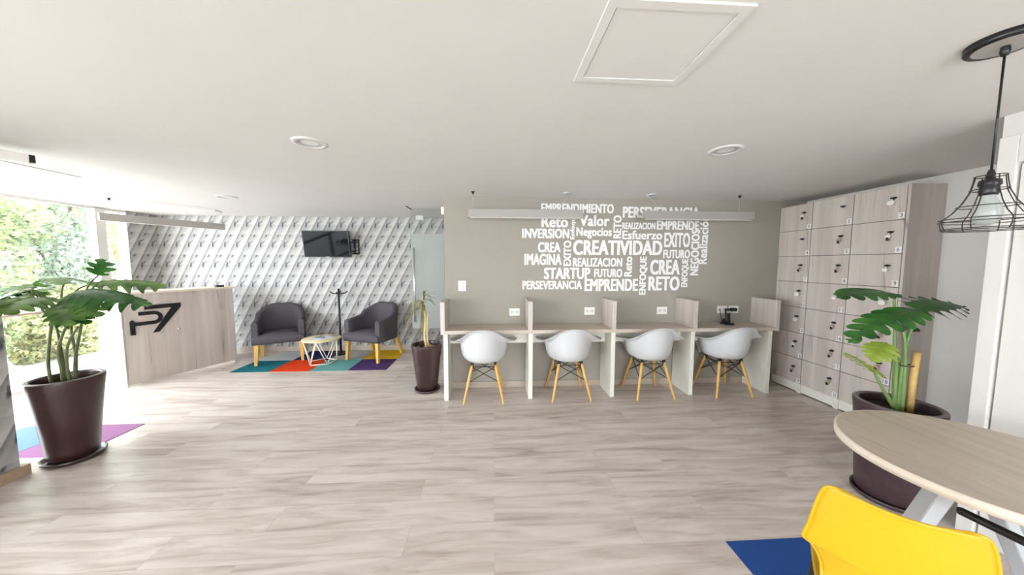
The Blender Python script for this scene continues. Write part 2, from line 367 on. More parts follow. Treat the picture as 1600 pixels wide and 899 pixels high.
o = struct(o.build('window_rear_added', G['white']))  # unseen rear window, added and sized to bring daylight into the room
MB().box((-.9, YR-.06, .25), (2.55, YR-.052, 2.22)).build('pane', G['glass'], o)
# wallpapered pillar at the far left with a wooden plinth
p = struct(MB().box((-3.48, 1.45, 0), (-3.325, 2.312, H)).build('wall_pillar', G['paper_pillar']), 'wallpapered pillar at the left edge', 'pillar')
struct(MB().box((-3.51, 1.42, 0), (-3.295, 2.342, .075), .003).build('trim_2', plain('pillar_plinth', (168, 146, 124), .5, noise=.1)))
# white door in the projecting wall
d = struct(MB().box((XC-.03, .64, 0), (XC-.008, 1.462, 2.0), .003).build('door_2', G['white']), 'white door in white casing at right edge', 'door')
mb = MB().box((XC-.045, 1.47, 0), (XC, 1.535, 2.15), .004); mb.box((XC-.045, .56, 2.01), (XC, 1.47, 2.15), .004); mb.box((XC-.045, .56, 0), (XC, .63, 2.01), .004)
mb.build('casing', G['white'], d)
MB().tube([(XC-.03, .72, 1.0), (XC-.075, .72, 1.0), (XC-.075, .84, 1.0)], .009).build('handle', G['chrome'], d)
# frosted glass door between lounge and grey wall
d = struct(MB().box((-1.15, 4.496, .012), (-.585, 4.506, H-.01)).build('door_1', G['door_glass']), 'frosted glass door with long steel pull at the end of the grey wall', 'door')
MB().box((-1.148, 4.493, .58), (-.587, 4.495, 1.905)).build('frosted_film', G['film'], d)
mb = MB().tube([(-1.095, 4.44, .68), (-1.095, 4.44, 1.71)], .014)
for z in (.85, 1.56): mb.tube([(-1.095, 4.44, z), (-1.095, 4.497, z)], .008)
mb.build('pull_handle', G['chrome'], d)
MB().box((-1.07, 4.48, 2.10), (-.97, 4.52, 2.16), .004).build('patch_fitting', G['steel'], d)

# ------------------------------------------------------------------ ceiling things
def downlight(x, y, label):
    t = thing('downlight', label, 'ceiling light', (x, y, H), 0, 'recessed ceiling downlights')
    MB().lathe([(.072, -.004), (.076, -.010), (.098, -.008), (.104, 0)], 48).build('trim_ring', G['white'], t)
    MB().lathe([(.074, -.006), (.06, -.002), (.045, -.0008)], 48).build('reflector', G['steel'], t)
    MB().disc(.048, -.0015, 32).build('lamp_face', G['outlet'], t)
downlight(-1.172, 2.155, 'round white recessed downlight nearest above the lounge side of the floor')
downlight(1.575, 2.112, 'round white recessed downlight above the desks and white chairs')
downlight(-3.10, 3.93, 'farthest round downlight, small above the reception desk and lounge')
t = thing('ceiling_hatch', 'square white access hatch with raised frame above room middle', 'ceiling hatch', (.5625, 1.16, H))
MB().box((-.19, -.175, -.004), (.19, .175, 0)).build('panel', G['ceiling'], t)
mb = MB(); ox, oy, ix, iy = .2235, .2085, .193, .178
for a in range(4):
    c, s_ = [(1, 0), (0, 1), (-1, 0), (0, -1)][a]
    A = [(ox, -oy), (ox, oy), (ix, iy), (ix, -iy)] if a % 2 == 0 else [(oy, -ox), (oy, ox), (iy, ix), (iy, -ix)]
    mb.prism([(c*u-s_*v, s_*u+c*v) for u, v in A], lambda u, v, h: (u, v, -h), .007)
mb.build('frame', G['ceiling'], t)
t = thing('ceiling_hatch', 'faint square ceiling hatch close to the left window', 'ceiling hatch', (-3.94, 2.9, H))
MB().box((-.225, -.222, -.0035), (.225, .222, 0)).build('panel', G['white'], t)
mb = MB()
for lo, hi in (((-.235, -.232), (-.227, .232)), ((.227, -.232), (.235, .232)), ((-.227, .224), (.227, .232)), ((-.227, -.232), (.227, -.224))): mb.box((*lo, -.001), (*hi, 0))
mb.build('shadow_gap', G['soil'], t)
t = thing('ceiling_fixture', 'small white box fixture with dark end under ceiling at left edge', 'ceiling fixture', (-3.20, 2.30, 2.2), R(62))
MB().box((-.19, -.03, -.025), (.10, .03, .03), .004).build('body', G['outlet'], t)
MB().box((.1, -.028, -.023), (.125, .028, .028), .003).build('dark_end', G['black'], t)
MB().box((-.15, -.015, .03), (-.09, .015, .069)).build('mount', G['lamp_grey'], t)
o = thing('ceiling_slot', 'short dark metal door track in ceiling by the glass door', 'ceiling track', (-1.17, 4.51, H))
MB().box((-.012, -.13, -.008), (.012, .13, 0), .002).build('track', plain('slot_grey', (120, 114, 110), .6), o)
o = thing('motion_sensor', 'small white sensor high on the left end of grey wall', 'sensor', (-.57, 3.86, 2.13))
MB().box((-.05, -.03, -.05), (0, .03, .04), .008).build('body', G['outlet'], o)
MB().tube([(-.02, 0, .04), (-.035, 0, .08), (-.01, 0, .1), (-.006, 0, .138)], .004, 8).build('cable', G['steel'], o)
# linear pendants
def linear_pendant(label, c, ln, rz, cords):
    t = thing('linear_pendant', label, 'pendant lamp', (c[0], c[1], 1.997), rz, 'long grey pendant lamps')
    MB().box((-ln/2, -.03, 0), (ln/2, .03, .088), .002).build('housing', G['lamp_grey'], t)
    MB().box((-ln/2+.02, -.022, -.003), (ln/2-.02, .022, .004)).build('diffuser', G['outlet'], t)
    for x, top, big in cords:
        MB().tube([(x, 0, .088), (x, 0, .16), (top, 0, H-1.997-.012)], .0022, 6).build('suspension_wire', G['steel'], t)
        mb = MB().lathe([(0, -.028), (.008, -.026), (.014, -.008), (.02, 0)], 16, (top, 0, H-1.997))
        if big: mb.lathe([(0, -.012), (.045, -.012), (.05, -.004), (.05, 0)], 24, (top-.05*big, 0, H-1.997))
        mb.build('ceiling_rose', G['steel'] if big else G['black_wire'], t)
linear_pendant('long grey pendant lamp above the two left white chairs', (.353, 3.47), 1.25, 0, ((-.57, -.57, 0), (.4, .5, 1)))
linear_pendant('long grey pendant lamp above the two right white chairs', (2.312, 3.47), 1.275, 0, ((-.5, -.6, -1), (.47, .47, 0)))
linear_pendant('long grey pendant lamp above the reception desk', (-4.335, 4.537), 1.18, math.atan2(1.03, .55), ((-.5, -.5, 0), (.5, .56, 1)))

# ------------------------------------------------------------------ words on the grey wall (x0, z0, x1, z1 on the wall)
WORDS = [
    ('EMPRENDIMIENTO', 'h', 0.562, 2.098, 1.436, 2.207, 'white wall lettering, top left word EMPRENDIMIENTO'),
    ('PERSEVERANCIA', 'h', 1.546, 2.049, 2.498, 2.181, 'white wall lettering, top right word PERSEVERANCIA half hidden by the right pendant lamp'),
    ('Reto', 'h', 0.567, 1.927, 0.885, 2.061, 'white wall lettering, word Reto beneath EMPRENDIMIENTO'),
    ('Enfoque', 'v', 0.916, 1.787, 0.978, 2.087, 'white wall lettering, sideways word Enfoque between Reto and Valor'),
    ('Valor', 'h', 1.021, 1.946, 1.386, 2.075, 'white wall lettering, word Valor above Negocios'),
    ('RETO', 'v', 1.435, 1.801, 1.533, 2.078, 'white wall lettering, sideways word RETO right of Valor'),
    ('REALIZACION', 'h', 1.544, 1.914, 1.951, 1.993, 'white wall lettering, small word REALIZACION left of EMPRENDE, above Esfuerzo'),
    ('EMPRENDE', 'h', 1.97, 1.912, 2.499, 2.019, 'white wall lettering, word EMPRENDE at upper right, above EXITO'),
    ('INVERSION', 'h', 0.34, 1.798, 0.902, 1.912, 'white wall lettering, word INVERSION at left edge below Reto'),
    ('Negocios', 'h', 0.987, 1.798, 1.418, 1.931, 'white wall lettering, word Negocios beneath Valor'),
    ('Esfuerzo', 'h', 1.547, 1.792, 2.043, 1.898, 'white wall lettering, word Esfuerzo above CREATIVIDAD'),
    ('EXITO', 'h', 2.069, 1.699, 2.394, 1.878, 'white wall lettering, upright word EXITO above FUTURO at right'),
    ('Realización', 'v', 2.512, 1.496, 2.618, 2.077, 'white wall lettering, sideways word Realización at far right end of the words'),
    ('NEGOCIOS', 'v', 2.411, 1.358, 2.515, 1.917, 'white wall lettering, sideways word NEGOCIOS right of EXITO'),
    ('CREA', 'h', 0.528, 1.633, 0.8, 1.753, 'white wall lettering, smaller word CREA above IMAGINA at left'),
    ('EXITO', 'v', 0.836, 1.47, 0.928, 1.774, 'white wall lettering, sideways word EXITO left of CREATIVIDAD'),
    ('CREATIVIDAD', 'h', 0.951, 1.602, 2.049, 1.781, 'white wall lettering, largest word CREATIVIDAD in the middle'),
    ('FUTURO', 'h', 2.063, 1.566, 2.402, 1.671, 'white wall lettering, word FUTURO beneath EXITO at right'),
    ('IMAGINA', 'h', 0.367, 1.482, 0.814, 1.617, 'white wall lettering, word IMAGINA beneath CREA at left'),
    ('REALIZACION', 'h', 0.951, 1.463, 1.557, 1.569, 'white wall lettering, word REALIZACION directly beneath CREATIVIDAD'),
    ('Reto', 'v', 1.583, 1.344, 1.679, 1.587, 'white wall lettering, sideways word Reto right of REALIZACION'),
    ('ENFOQUE', 'v', 1.776, 1.12, 1.874, 1.588, 'white wall lettering, large sideways word ENFOQUE left of RETO'),
    ('CREA', 'h', 1.906, 1.366, 2.28, 1.55, 'white wall lettering, larger word CREA above RETO at lower right'),
    ('ENFOQUE', 'v', 2.304, 1.213, 2.397, 1.558, 'white wall lettering, small sideways word ENFOQUE right of RETO'),
    ('STARTUP', 'h', 0.603, 1.314, 1.166, 1.452, 'white wall lettering, word STARTUP beneath IMAGINA'),
    ('FUTURO', 'h', 1.213, 1.335, 1.56, 1.437, 'white wall lettering, word FUTURO right of STARTUP'),
    ('PERSEVERANCIA', 'h', 0.346, 1.191, 1.067, 1.294, 'white wall lettering, bottom left word PERSEVERANCIA'),
    ('EMPRENDE', 'h', 1.098, 1.168, 1.761, 1.316, 'white wall lettering, bottom word EMPRENDE left of RETO'),
    ('RETO', 'h', 1.889, 1.171, 2.285, 1.347, 'white wall lettering, large upright word RETO at lower right'),
]
for word, mode, x0, z0, x1, z1, label in WORDS:
    vs, fs = heavy_text(word)
    y = YW-.0025
    if mode == 'h': pts = [(x0+u*(x1-x0), y+.0022*(1-h), z0+v*(z1-z0)) for u, v, h in vs]
    else: pts = [(x0+(1-v)*(x1-x0), y+.0022*(1-h), z0+u*(z1-z0)) for u, v, h in vs]
    o = MB().add(pts, fs).build('wall_lettering', G['letter'])
    tag(o, label, 'lettering', 'white words on the grey wall')

# ------------------------------------------------------------------ outlets and switch
def plate(name, label, x, z, wd, ht, kind, group=None):
    t = thing(name, label, 'light switch' if kind == 's' else 'power outlet', (x, YW, z), 0, group)
    MB().box((-wd/2, -.009, -ht/2), (wd/2, 0, ht/2), .003).build('cover_plate', G['outlet'], t)
    if kind == 's':
        mb = MB()
        for dz in (-.03, 0, .03): mb.box((-.004, -.014, dz-.012), (.022, -.008, dz+.012), .002)
        mb.build('rocker', plain('rocker_grey', (206, 202, 198), .4), t)
    else:
        for dx in (-.03, .03):
            MB().lathe([(0, -.0005), (.019, -.0005), (.0195, .0012), (0, .0012)], 20, smooth=False).build('socket', G['socket'], t).matrix_local = Matrix.Translation((dx, -.009, 0)) @ Matrix.Rotation(R(90), 4, 'X')
plate('light_switch', 'white light switch on grey wall above first desk', -.369, 1.235, .09, .122, 's')
go = 'white power outlets above the desk row'
plate('power_outlet', 'white outlet above leftmost desk bay', .252, .919, .124, .088, 'o', go)
plate('power_outlet', 'white outlet above second desk bay from the left', 1.166, .926, .128, .092, 'o', go)
plate('power_outlet', 'white outlet above third desk bay from the left', 2.073, .926, .13, .09, 'o', go)
plate('power_outlet', 'white outlet left of the black cordless phone', 2.842, .932, .124, .092, 'o', go)
plate('power_outlet', 'white outlet partly hidden behind the black cordless phone', 2.992, .932, .128, .092, 'o', go)

# ------------------------------------------------------------------ carrel desk row
def carrels():
    t = thing('carrel_desk', 'row of four grey oak study desks with dividers on grey wall', 'desk', (0, 0, 0))
    y0, y1 = 3.376, YW-.002
    MB().box((-.566, y0, .735), (3.252, y1, .7734), .0015).build('desktop', [G['wood_h']], t)
    for a in ((-.566, -.522), (.380, .425), (1.313, 1.357), (2.248, 2.292), (3.222, 3.266)):
        lo = .7734 if a[0] > -.5 and a[1] < 3.2 else .733
        if a[0] < -.5: MB().box((a[0]-.003, y0-.003, .732), (a[1], y1, 1.0865), .0015).build('divider', G['wood_v'], t)
        elif a[1] > 3.2: MB().box((a[0], y0-.003, .732), (a[1], y1, 1.0865), .0015).build('divider', G['wood_v'], t)
        else: MB().box((a[0], y0-.002, .774), (a[1], y1, 1.0865), .0015).build('divider', G['wood_v'], t)
    xs = [(-.54, -.494), (.383, .429), (1.308, 1.3535), (2.2245, 2.270), (3.146, 3.1916)]
    for a in xs: MB().box((a[0], y0+.002, 0), (a[1], y1-.014, .735), .0015).build('side_panel', G['desk_white'], t)
    for i in range(4): MB().box((xs[i][1], 3.58, .585), (xs[i+1][0], 3.6, .735)).build('apron', G['desk_white'], t)
carrels()

# cordless phone and its adapter
t = thing('cordless_phone', 'black cordless phone standing in its charger on rightmost desk', 'phone', (2.80, 3.585, .7738))
MB().box((-.05, -.05, 0), (.055, .05, .022), .006).box((-.03, -.01, .02), (.04, .045, .07), .01).build('charger_base', G['black'], t)
MB().box((-.058, -.056, 0), (.06, .055, .006), .002).build('base_foot', plain('blue_base', (34, 92, 134), .4), t)
M = Matrix.Translation((.006, -.01, .03)) @ Matrix.Rotation(R(-10), 4, 'X')
MB().box((-.026, -.013, 0), (.026, .013, .165), .009, M=M).build('handset', G['black'], t)
MB().box((-.018, -.0145, .105), (.018, -.0125, .135), .001, M=M).build('display', plain('lcd', (136, 150, 138), .3), t)
MB().tube([(-.045, .02, .02), (-.085, .02, .185)], [.0035, .003], 8).build('antenna', G['black'], t)
t = thing('power_adapter', 'black power adapter plugged into outlet beside cordless phone', 'power adapter', (2.985, YW-.0095, .935))
MB().box((-.05, -.045, -.02), (.02, 0, .02), .006).build('body', G['black'], t)
MB().tube([(-.04, -.025, -.018), (-.06, -.03, -.08), (-.09, -.05, -.155), (-.12, -.07, -.158)], .003, 8).build('cord', G['black'], t)

# ------------------------------------------------------------------ white shell armchairs (bucket seat on dowel legs)
def sstep(a, b, x):
    t = min(1, max(0, (x-a)/(b-a))); return t*t*(3-2*t)
def catmull(P, n):
    out = []
    Q = [P[0]]+P+[P[-1]]
    for i in range(len(P)-1):
        p0, p1, p2, p3 = [Vector(q) for q in Q[i:i+4]]
        for k in range(n):
            t = k/n; out.append(.5*((2*p1)+(-p0+p2)*t+(2*p0-5*p1+4*p2-p3)*t*t+(-p0+3*p1-3*p2+p3)*t**3))
    out.append(Vector(P[-1])); return out
def bucket_chair():
    t = thing('shell_armchair', '', 'chair', (0, 0, 0), 0, 'white shell chairs at the desk row')
    cols = []
    n = 72
    for j in range(n):
        th = 2*math.pi*j/n                       # 0 = front (+Y), pi = back
        d = abs((th+math.pi) % (2*math.pi)-math.pi); dg = math.degrees(d)
        w = sstep(38, 72, dg)                    # front lip -> wall
        rw = .225+.012*(1-sstep(88, 128, dg))*sstep(40, 66, dg)+.015*sstep(120, 180, dg)
        zr = .655+.012*sstep(70, 95, dg)+(.825-.667)*sstep(112, 176, dg)**.9
        fl = .066*(1-sstep(118, 150, dg))*sstep(50, 78, dg)+.012   # arm flare outwards
        back = sstep(120, 180, dg)
        wall = [(0, .432), (.10, .428), (.175, .434), (rw-.012, .475), (rw+.012+.012*back, .56), (rw+.022+.03*back, zr-.035), (rw+.035+.04*back+fl*.45, zr-.006), (rw+.05+.045*back+fl, zr)]
        front = [(0, .432), (.10, .430), (.16, .434), (.19, .438), (.21, .438), (.225, .434), (.238, .424), (.245, .408)]
        prof = [(a[0]*(1-w)+b[0]*w, a[1]*(1-w)+b[1]*w) for a, b in zip(front, wall)]
        prof = catmull([(a, b, 0) for a, b in prof], 3)
        cols.append([(q.x*math.sin(th)*1.02, q.x*math.cos(th), q.y) for q in prof])
    mb = MB(); rows = [[cols[j][i] for j in range(n)] for i in range(len(cols[0]))]
    mb.grid(rows, wrap=True)
    mb.build('seat_shell', G['shell'], t, solid=.007, sub=1)
    for sx in (-1, 1):
        for sy in (-1, 1):
            mb = MB(); top = Vector((sx*.125, sy*.115-.0, .405)); bot = Vector((sx*.213, sy*.213, 0))
            mb.tube([top, top.lerp(bot, .12), top.lerp(bot, .5), top.lerp(bot, .97), bot], [.013, .0155, .0155, .0105, .010], 14)
            mb.build('leg', G['beech'], t)
    mb = MB(); P = {}
    for sx in (-1, 1):
        for sy in (-1, 1):
            a = Vector((sx*.125, sy*.115, .40)); b = Vector((sx*.213, sy*.213, 0)); P[(sx, sy)] = (a.lerp(b, .05), a.lerp(b, .45))
            mb.box((sx*.125-.014, sy*.115-.014, .385), (sx*.125+.014, sy*.115+.014, .424), .004)
    ring = [(-1, -1), (1, -1), (1, 1), (-1, 1)]
    for i in range(4):
        a, b = ring[i], ring[(i+1) % 4]
        mb.tube([P[a][0], P[b][1]], .0045, 8); mb.tube([P[b][0], P[a][1]], .0045, 8); mb.tube([P[a][0], P[b][0]], .0045, 8)
    mb.build('wire_brace', G['black_wire'], t)
    return t
ch = bucket_chair(); ch.location = (-.108, 3.478, 0); ch['label'] = 'white shell chair at the leftmost desk, below the light switch'
for x, l in ((.845, 'white shell chair at the second desk bay from the left'), (1.785, 'white shell chair at the third desk bay from the left'), (2.69, 'white shell chair at the rightmost desk with the cordless phone')):
    dup(ch, (x, 3.478, 0), 0, l)

# ------------------------------------------------------------------ lockers
def lockers():
    rows = [2.185-i*.2968 for i in range(8)]
    cols = [(3.345, 3.737), (2.945, 3.343), (2.541, 2.943)]
    text = ['leftmost locker tower against grey wall, doors 1 to 19', 'middle locker tower with doors 2 to 20', 'right locker tower beside the potted plant, doors 3 to 18 showing']
    white_tag = {1, 3, 10, 11, 12, 13, 6, 16, 9}; key = {1, 5, 6, 7, 8, 14, 15, 16, 17, 18, 19, 20}; blue = {6, 16, 18}
    for c, (ya, yb) in enumerate(cols):
        t = thing('locker_tower', text[c], 'lockers', (0, 0, 0), 0, 'numbered wooden lockers')
        X0 = 3.537
        lo = ya-(.021 if c == 2 else 0)
        mb = MB().box((X0+.0198, lo, rows[7]), (XR-.001, yb, 2.186))
        if c == 2: mb.box((X0+.001, lo, rows[7]), (X0+.02, ya-.002, 2.186))
        mb.build('carcass', [G['wood_v']], t)
        MB().box((X0+.0185, lo+.001, rows[7]+.001), (X0+.0195, yb-.0, 2.184)).build('door_gap_backing', G['gap'], t)
        mb = MB().box((X0+.012, lo+.004, 0.012), (X0+.03, yb, rows[7]), .002); mb.box((X0+.004, ya+.0, 0), (X0+.034, ya+.05, .05), .003); mb.box((X0+.03, lo+.004, 0), (XR-.002, lo+.02, rows[7]))
        mb.build('plinth', G['desk_white'], t)
        for r in range(7):
            num = r*3+c+1; z1 = rows[r]-.0022; z0 = rows[r+1]+.0022
            dr = MB().box((X0, ya+.004, z0), (X0+.018, yb-.002, z1), .0012).build('door', G['wood_v'], t)
            yl = ya+.09; zl = z0+.19
            mb = MB().tube([(X0-.012, yl, zl), (X0, yl, zl)], .012, 14); mb.box((X0-.03, yl-.028, zl-.006), (X0-.010, yl+.008, zl+.008), .003)
            mb.build('lock', G['black'], dr)
            if num in white_tag or num in key:
                mb = MB(); rr = .026 if num in (3, 10, 12, 13) else .02
                mb.lathe([(0, -.003), (rr, -.003), (rr, .003), (0, .003)], 20, smooth=False)
                mb.v = [Vector((X0-.022+p.z, yl+.006+p.x*1.05, zl-.04+p.y*.8)) for p in mb.v]
                mb.tube([(X0-.02, yl, zl-.006), (X0-.022, yl+.004, zl-.025)], .003, 6)
                tagm = G['outlet'] if num in white_tag else G['pebble']
                if num in key: mb.box((X0-.027, yl-.002, zl-.075), (X0-.018, yl+.018, zl-.045), .003, mi=1)
                mb.build('key_tag', [tagm, G['black']], dr)
            wd = .042 if num < 10 else .05
            pl = MB().box((X0-.0015, ya+.008, z0+.008), (X0+.001, ya+.008+wd, z0+.06))
            vs, fs = text_geo(str(num), .012)
            tw = .02 if num < 10 else .036
            if num == 1: tw = .008
            ym = ya+.008+wd/2
            pl.add([(X0-.0016-.0006*h, ym+tw/2-u*tw, z0+.016+v*.036) for u, v, h in vs], fs, 1)
            pl.build('number_plate', [G['outlet'], G['digit_blue'] if num in blue else G['digit']], dr)
lockers()

# ------------------------------------------------------------------ reception desk
def reception():
    ang = math.atan2(.90861, .41764); t = thing('reception_desk', 'grey oak reception desk with white side and black logo', 'reception desk', (-4.375, 3.935, 0), ang)
    L = 1.118; D = .62                                            # local x along the front, local y towards the back
    MB().box((0, 0, .03), (L, .022, 1.12), .001).build('front_panel', G['wood_v'], t)
    MB().box((-.004, 0.0, 0), (.018, D, 1.12), .001).build('side_panel', G['desk_white'], t)
    MB().box((L-.018, .024, 0), (L+.004, D, 1.12), .001).build('side_panel', G['wood_v'], t)
    MB().box((-.02, -.012, 1.12), (L+.06, .34, 1.146), .002).build('countertop', G['edge'], t)
    MB().box((.018, .03, .72), (L-.018, D, .745)).build('work_surface', G['wood_h'], t)
    P = lambda u, v, h: (u, -h, v)
    mb = MB()
    mb.prism([(.190, .974), (.524, .976), (.521, .925), (.305, .628), (.247, .625), (.432, .926), (.190, .925)], P, .012)
    # the bowl of the letter: outer and inner curves
    o_, i_ = [], []
    for k in range(13):
        a = -math.pi/2+math.pi*k/12
        o_.append((.262+.083*math.cos(a), .817+.083*math.sin(a))); i_.append((.262+.044*math.cos(a), .817+.040*math.sin(a)))
    o_ = [(.100, .734)]+o_+[(.136, .900)]; i_ = [(.100, .777)]+i_+[(.136, .857)]
    for k in range(len(o_)-1): mb.prism([o_[k], o_[k+1], i_[k+1], i_[k]], P, .012)
    mb.prism([(.058, .628), (.1, .625), (.1, .79), (.079, .812), (.058, .79)], P, .012)
    mb.build('logo', G['black'], t)
    MB().lathe([(0, -.012), (.012, -.012), (.015, -.004), (.015, 0)], 20).build('lock', G['chrome'], t).matrix_local = Matrix.Translation((.49, 0, .632)) @ Matrix.Rotation(R(90), 4, 'X') @ Matrix.Scale(-1, 4, (0, 0, 1))
reception()
t = thing('desk_box', 'small black box on the right end of reception counter', 'box', (-4.03, 4.87, 1.1465), R(65))
MB().box((-.045, -.03, 0), (.045, .03, .03), .004).build('body', G['black'], t)
MB().box((-.035, -.031, .012), (.035, -.0295, .024)).build('face_panel', plain('grey_face', (70, 74, 82), .4), t)

# ------------------------------------------------------------------ carpet tiles
CT = {'teal': (38, 108, 122), 'red': (206, 66, 30), 'mint': (104, 160, 158), 'purple': (80, 58, 104), 'white': (214, 220, 220), 'navy': (48, 54, 96), 'grey': (176, 174, 170), 'yellow': (222, 178, 44), 'plum': (158, 116, 152), 'blue': (118, 146, 192), 'royal': (48, 80, 144)}
CM = {k: carpet('carpet_'+k, v) for k, v in CT.items()}
def tile(cname, x0, x1, y0, y1, label):
    o = MB().box((x0, y0, 0), (x1, y1, .0045), .001).build('carpet_tile', CM[cname]); tag(o, label, 'carpet tile', 'coloured carpet tiles')
xs = [-3.625, -3.1, -2.565, -2.04, -1.515]
for i, (c, l) in enumerate((('teal', 'dark teal carpet tile at front left of lounge rug'), ('red', 'orange red carpet tile in front of the coffee table'), ('mint', 'light teal carpet tile right of the red one'), ('purple', 'dark purple carpet tile at the rug front right end'))):
    tile(c, xs[i]+.002, xs[i+1]-.002, 4.435, 4.945, l)
for i, (c, l) in enumerate((('white', 'pale white carpet tile under the left lounge chair'), ('navy', 'navy carpet tile behind the coffee table'), ('grey', 'pale grey carpet tile below the coat stand side of right lounge chair'), ('yellow', 'yellow carpet tile under the right lounge chair'))):
    tile(c, xs[i]+.002, xs[i+1]-.002, 4.949, 5.46, l)
tile('plum', -3.75, -3.25, 2.53, 3.03, 'purple carpet tile under the left potted plant')
tile('blue', -4.254, -3.754, 2.53, 3.03, 'light blue carpet tile between left pillar and potted plant')
tile('royal', 1.25, 1.75, 1.02, 1.522, 'blue carpet tile under the yellow chair')

# ------------------------------------------------------------------ lounge chairs
def lounge_chair():
    t = thing('tub_chair', '', 'armchair', (0, 0, 0), 0, 'charcoal lounge chairs')
    # local: front is -Y. wrap-around shell: outer half-width .32, depth from -.27 to .28
    def path(off):
        w, yf, yb, c = .32-off, -.27, .285-off, .17-off*.5
        return [(-w, yf), (-w, -.12), (-w, .04), (-w, yb-c), (-w+c*.28, yb-c*.42), (-w+c*.62, yb-c*.1), (-w+c, yb), (-.08, yb), (.08, yb), (w-c, yb), (w-c*.62, yb-c*.1), (w-c*.28, yb-c*.42), (w, yb-c), (w, .04), (w, -.12), (w, yf)]
    hz = [.632, .645, .67, .735, .785, .825, .845, .85, .85, .845, .825, .785, .735, .67, .645, .632]
    out, inn = path(0), path(.075)
    rows = []
    for k, (o_, i_, z) in enumerate(zip(out, inn, hz)):
        O = Vector((o_[0], o_[1], 0)); I = Vector((i_[0], i_[1], 0)); mid = O.lerp(I, .5)
        rk = 1+.0*z
        lean = Vector((0, .045*max(0, (z-.63)/.22), 0))
        rows.append([Vector((O.x, O.y, .30)), Vector((O.x, O.y, .45)), O+lean+Vector((0, 0, z-.03)), O.lerp(I, .12)+lean+Vector((0, 0, z-.008)), mid+lean+Vector((0, 0, z)), O.lerp(I, .88)+lean+Vector((0, 0, z-.008)), I+lean+Vector((0, 0, z-.03)), Vector((I.x, I.y, .45)), Vector((I.x, I.y, .30))])
    mb = MB().grid(rows); n = len(rows)*9
    mb.add(rows[0], [list(range(9))]); mb.add(rows[-1], [list(range(9))[::-1]])
    mb.build('backrest', G['dark_fabric'], t)
    # seat cushion with bulging front
    rows = []
    for a in range(13):
        u = -1+2*a/12; r_ = []
        for b in range(11):
            v = -1+2*b/10
            x = .243*u if v > -.55 else (.243+(.315-.243)*min(1, (-.55-v)/.2))*u
            bul = .012*(1-u*u)
            y = -.30-bul+(.5)*(v+1)/2
            zt = .425+.03*(1-u**4)*(1-v**4)
            edge = min(1-abs(u), (v+1))
            if v <= -.99 or abs(u) > .99: zt -= .02
            r_.append((x, y, zt))
        rows.append(r_)
    mb = MB().grid(rows)
    prof = [r_[0] for r_ in rows]
    mb.grid([prof, [(p[0]*1.01, p[1]-.012, p[2]-.03) for p in prof], [(p[0]*1.01, p[1]-.008, .33) for p in prof], [(p[0]*.98, p[1]+.02, .305) for p in prof]])
    mb.add([(-.316, -.30, .305), (.316, -.30, .305), (.25, .2, .305), (-.25, .2, .305)], [[0, 1, 2, 3]])
    for sgn, idx in ((-1, 0), (1, -1)):
        sd = rows[idx]; mb.grid([sd, [(p[0]*1.0, p[1], .305) for p in sd]])
    mb.build('seat', G['dark_fabric'], t)
    for sx in (-1, 1):
        for sy in (-1, 1):
            x, y = sx*.27, (-.25 if sy < 0 else .2); bx, by = sx*.285, (-.272 if sy < 0 else .30)
            mb = MB(); a, b = .027, .018
            vs = [(x-a, y-a, .305), (x+a, y-a, .305), (x+a, y+a, .305), (x-a, y+a, .305), (bx-b, by-b, 0), (bx+b, by-b, 0), (bx+b, by+b, 0), (bx-b, by+b, 0)]
            mb.add(vs, [[0, 1, 2, 3], [7, 6, 5, 4], [0, 4, 5, 1], [1, 5, 6, 2], [2, 6, 7, 3], [3, 7, 4, 0]])
            mb.build('leg', G['oak_leg'], t)
    return t
c1 = lounge_chair(); c1.location = (-3.325, 5.07, .0045); c1.rotation_euler = (0, 0, R(27)); c1['label'] = 'charcoal tub chair left of the coffee table, beside reception desk'
dup(c1, (-1.905, 5.085, .0045), R(-20), 'charcoal tub chair right of the coat stand, on yellow and purple tiles')

# coffee table with white wire frame
t = thing('coffee_table', 'small round pale coffee table on white wire frame', 'table', (-2.585, 4.83, .0045), R(8))
MB().lathe([(0, .352), (.252, .352), (.26, .356), (.26, .368), (.256, .372), (0, .372)], 48).build('table_top', G['table_top'], t)
mb = MB(); A = []; B = []
for k in range(5):
    a = math.pi*.4*k+.35; A.append(Vector((.19*math.cos(a), .19*math.sin(a), .007))); B.append(Vector((.238*math.cos(a+.63), .238*math.sin(a+.63), .345)))
for k in range(5):
    mb.tube([A[k], A[(k+1) % 5]], .0065, 8); mb.tube([B[k], B[(k+1) % 5]], .0055, 8)
    mb.tube([A[k], B[k]], .0065, 8); mb.tube([A[k], B[(k+4) % 5]], .0065, 8)
mb.build('wire_frame', G['white_wire'], t)
for k, (x, y, rz, sx, sy, l) in enumerate(((-2.62, 4.77, 20, .10, .07, 'pale leaflet nearest front on coffee table'), (-2.52, 4.86, -25, .095, .07, 'pale leaflet at the middle right of coffee table'), (-2.66, 4.91, 60, .06, .04, 'small leaflet at back left of coffee table'), (-2.45, 4.95, 10, .05, .035, 'small leaflet at back right of coffee table'))):
    o = MB().box((-sx, -sy, 0), (sx, sy, .003)).build('leaflet', G['papers'] if k < 2 else plain('dark_leaflet', (120, 124, 136), .6, noise=.2, scale=50)); o.location = (x, y, .377); o.rotation_euler = (0, 0, R(rz)); tag(o, l, 'leaflet', 'leaflets on the coffee table')

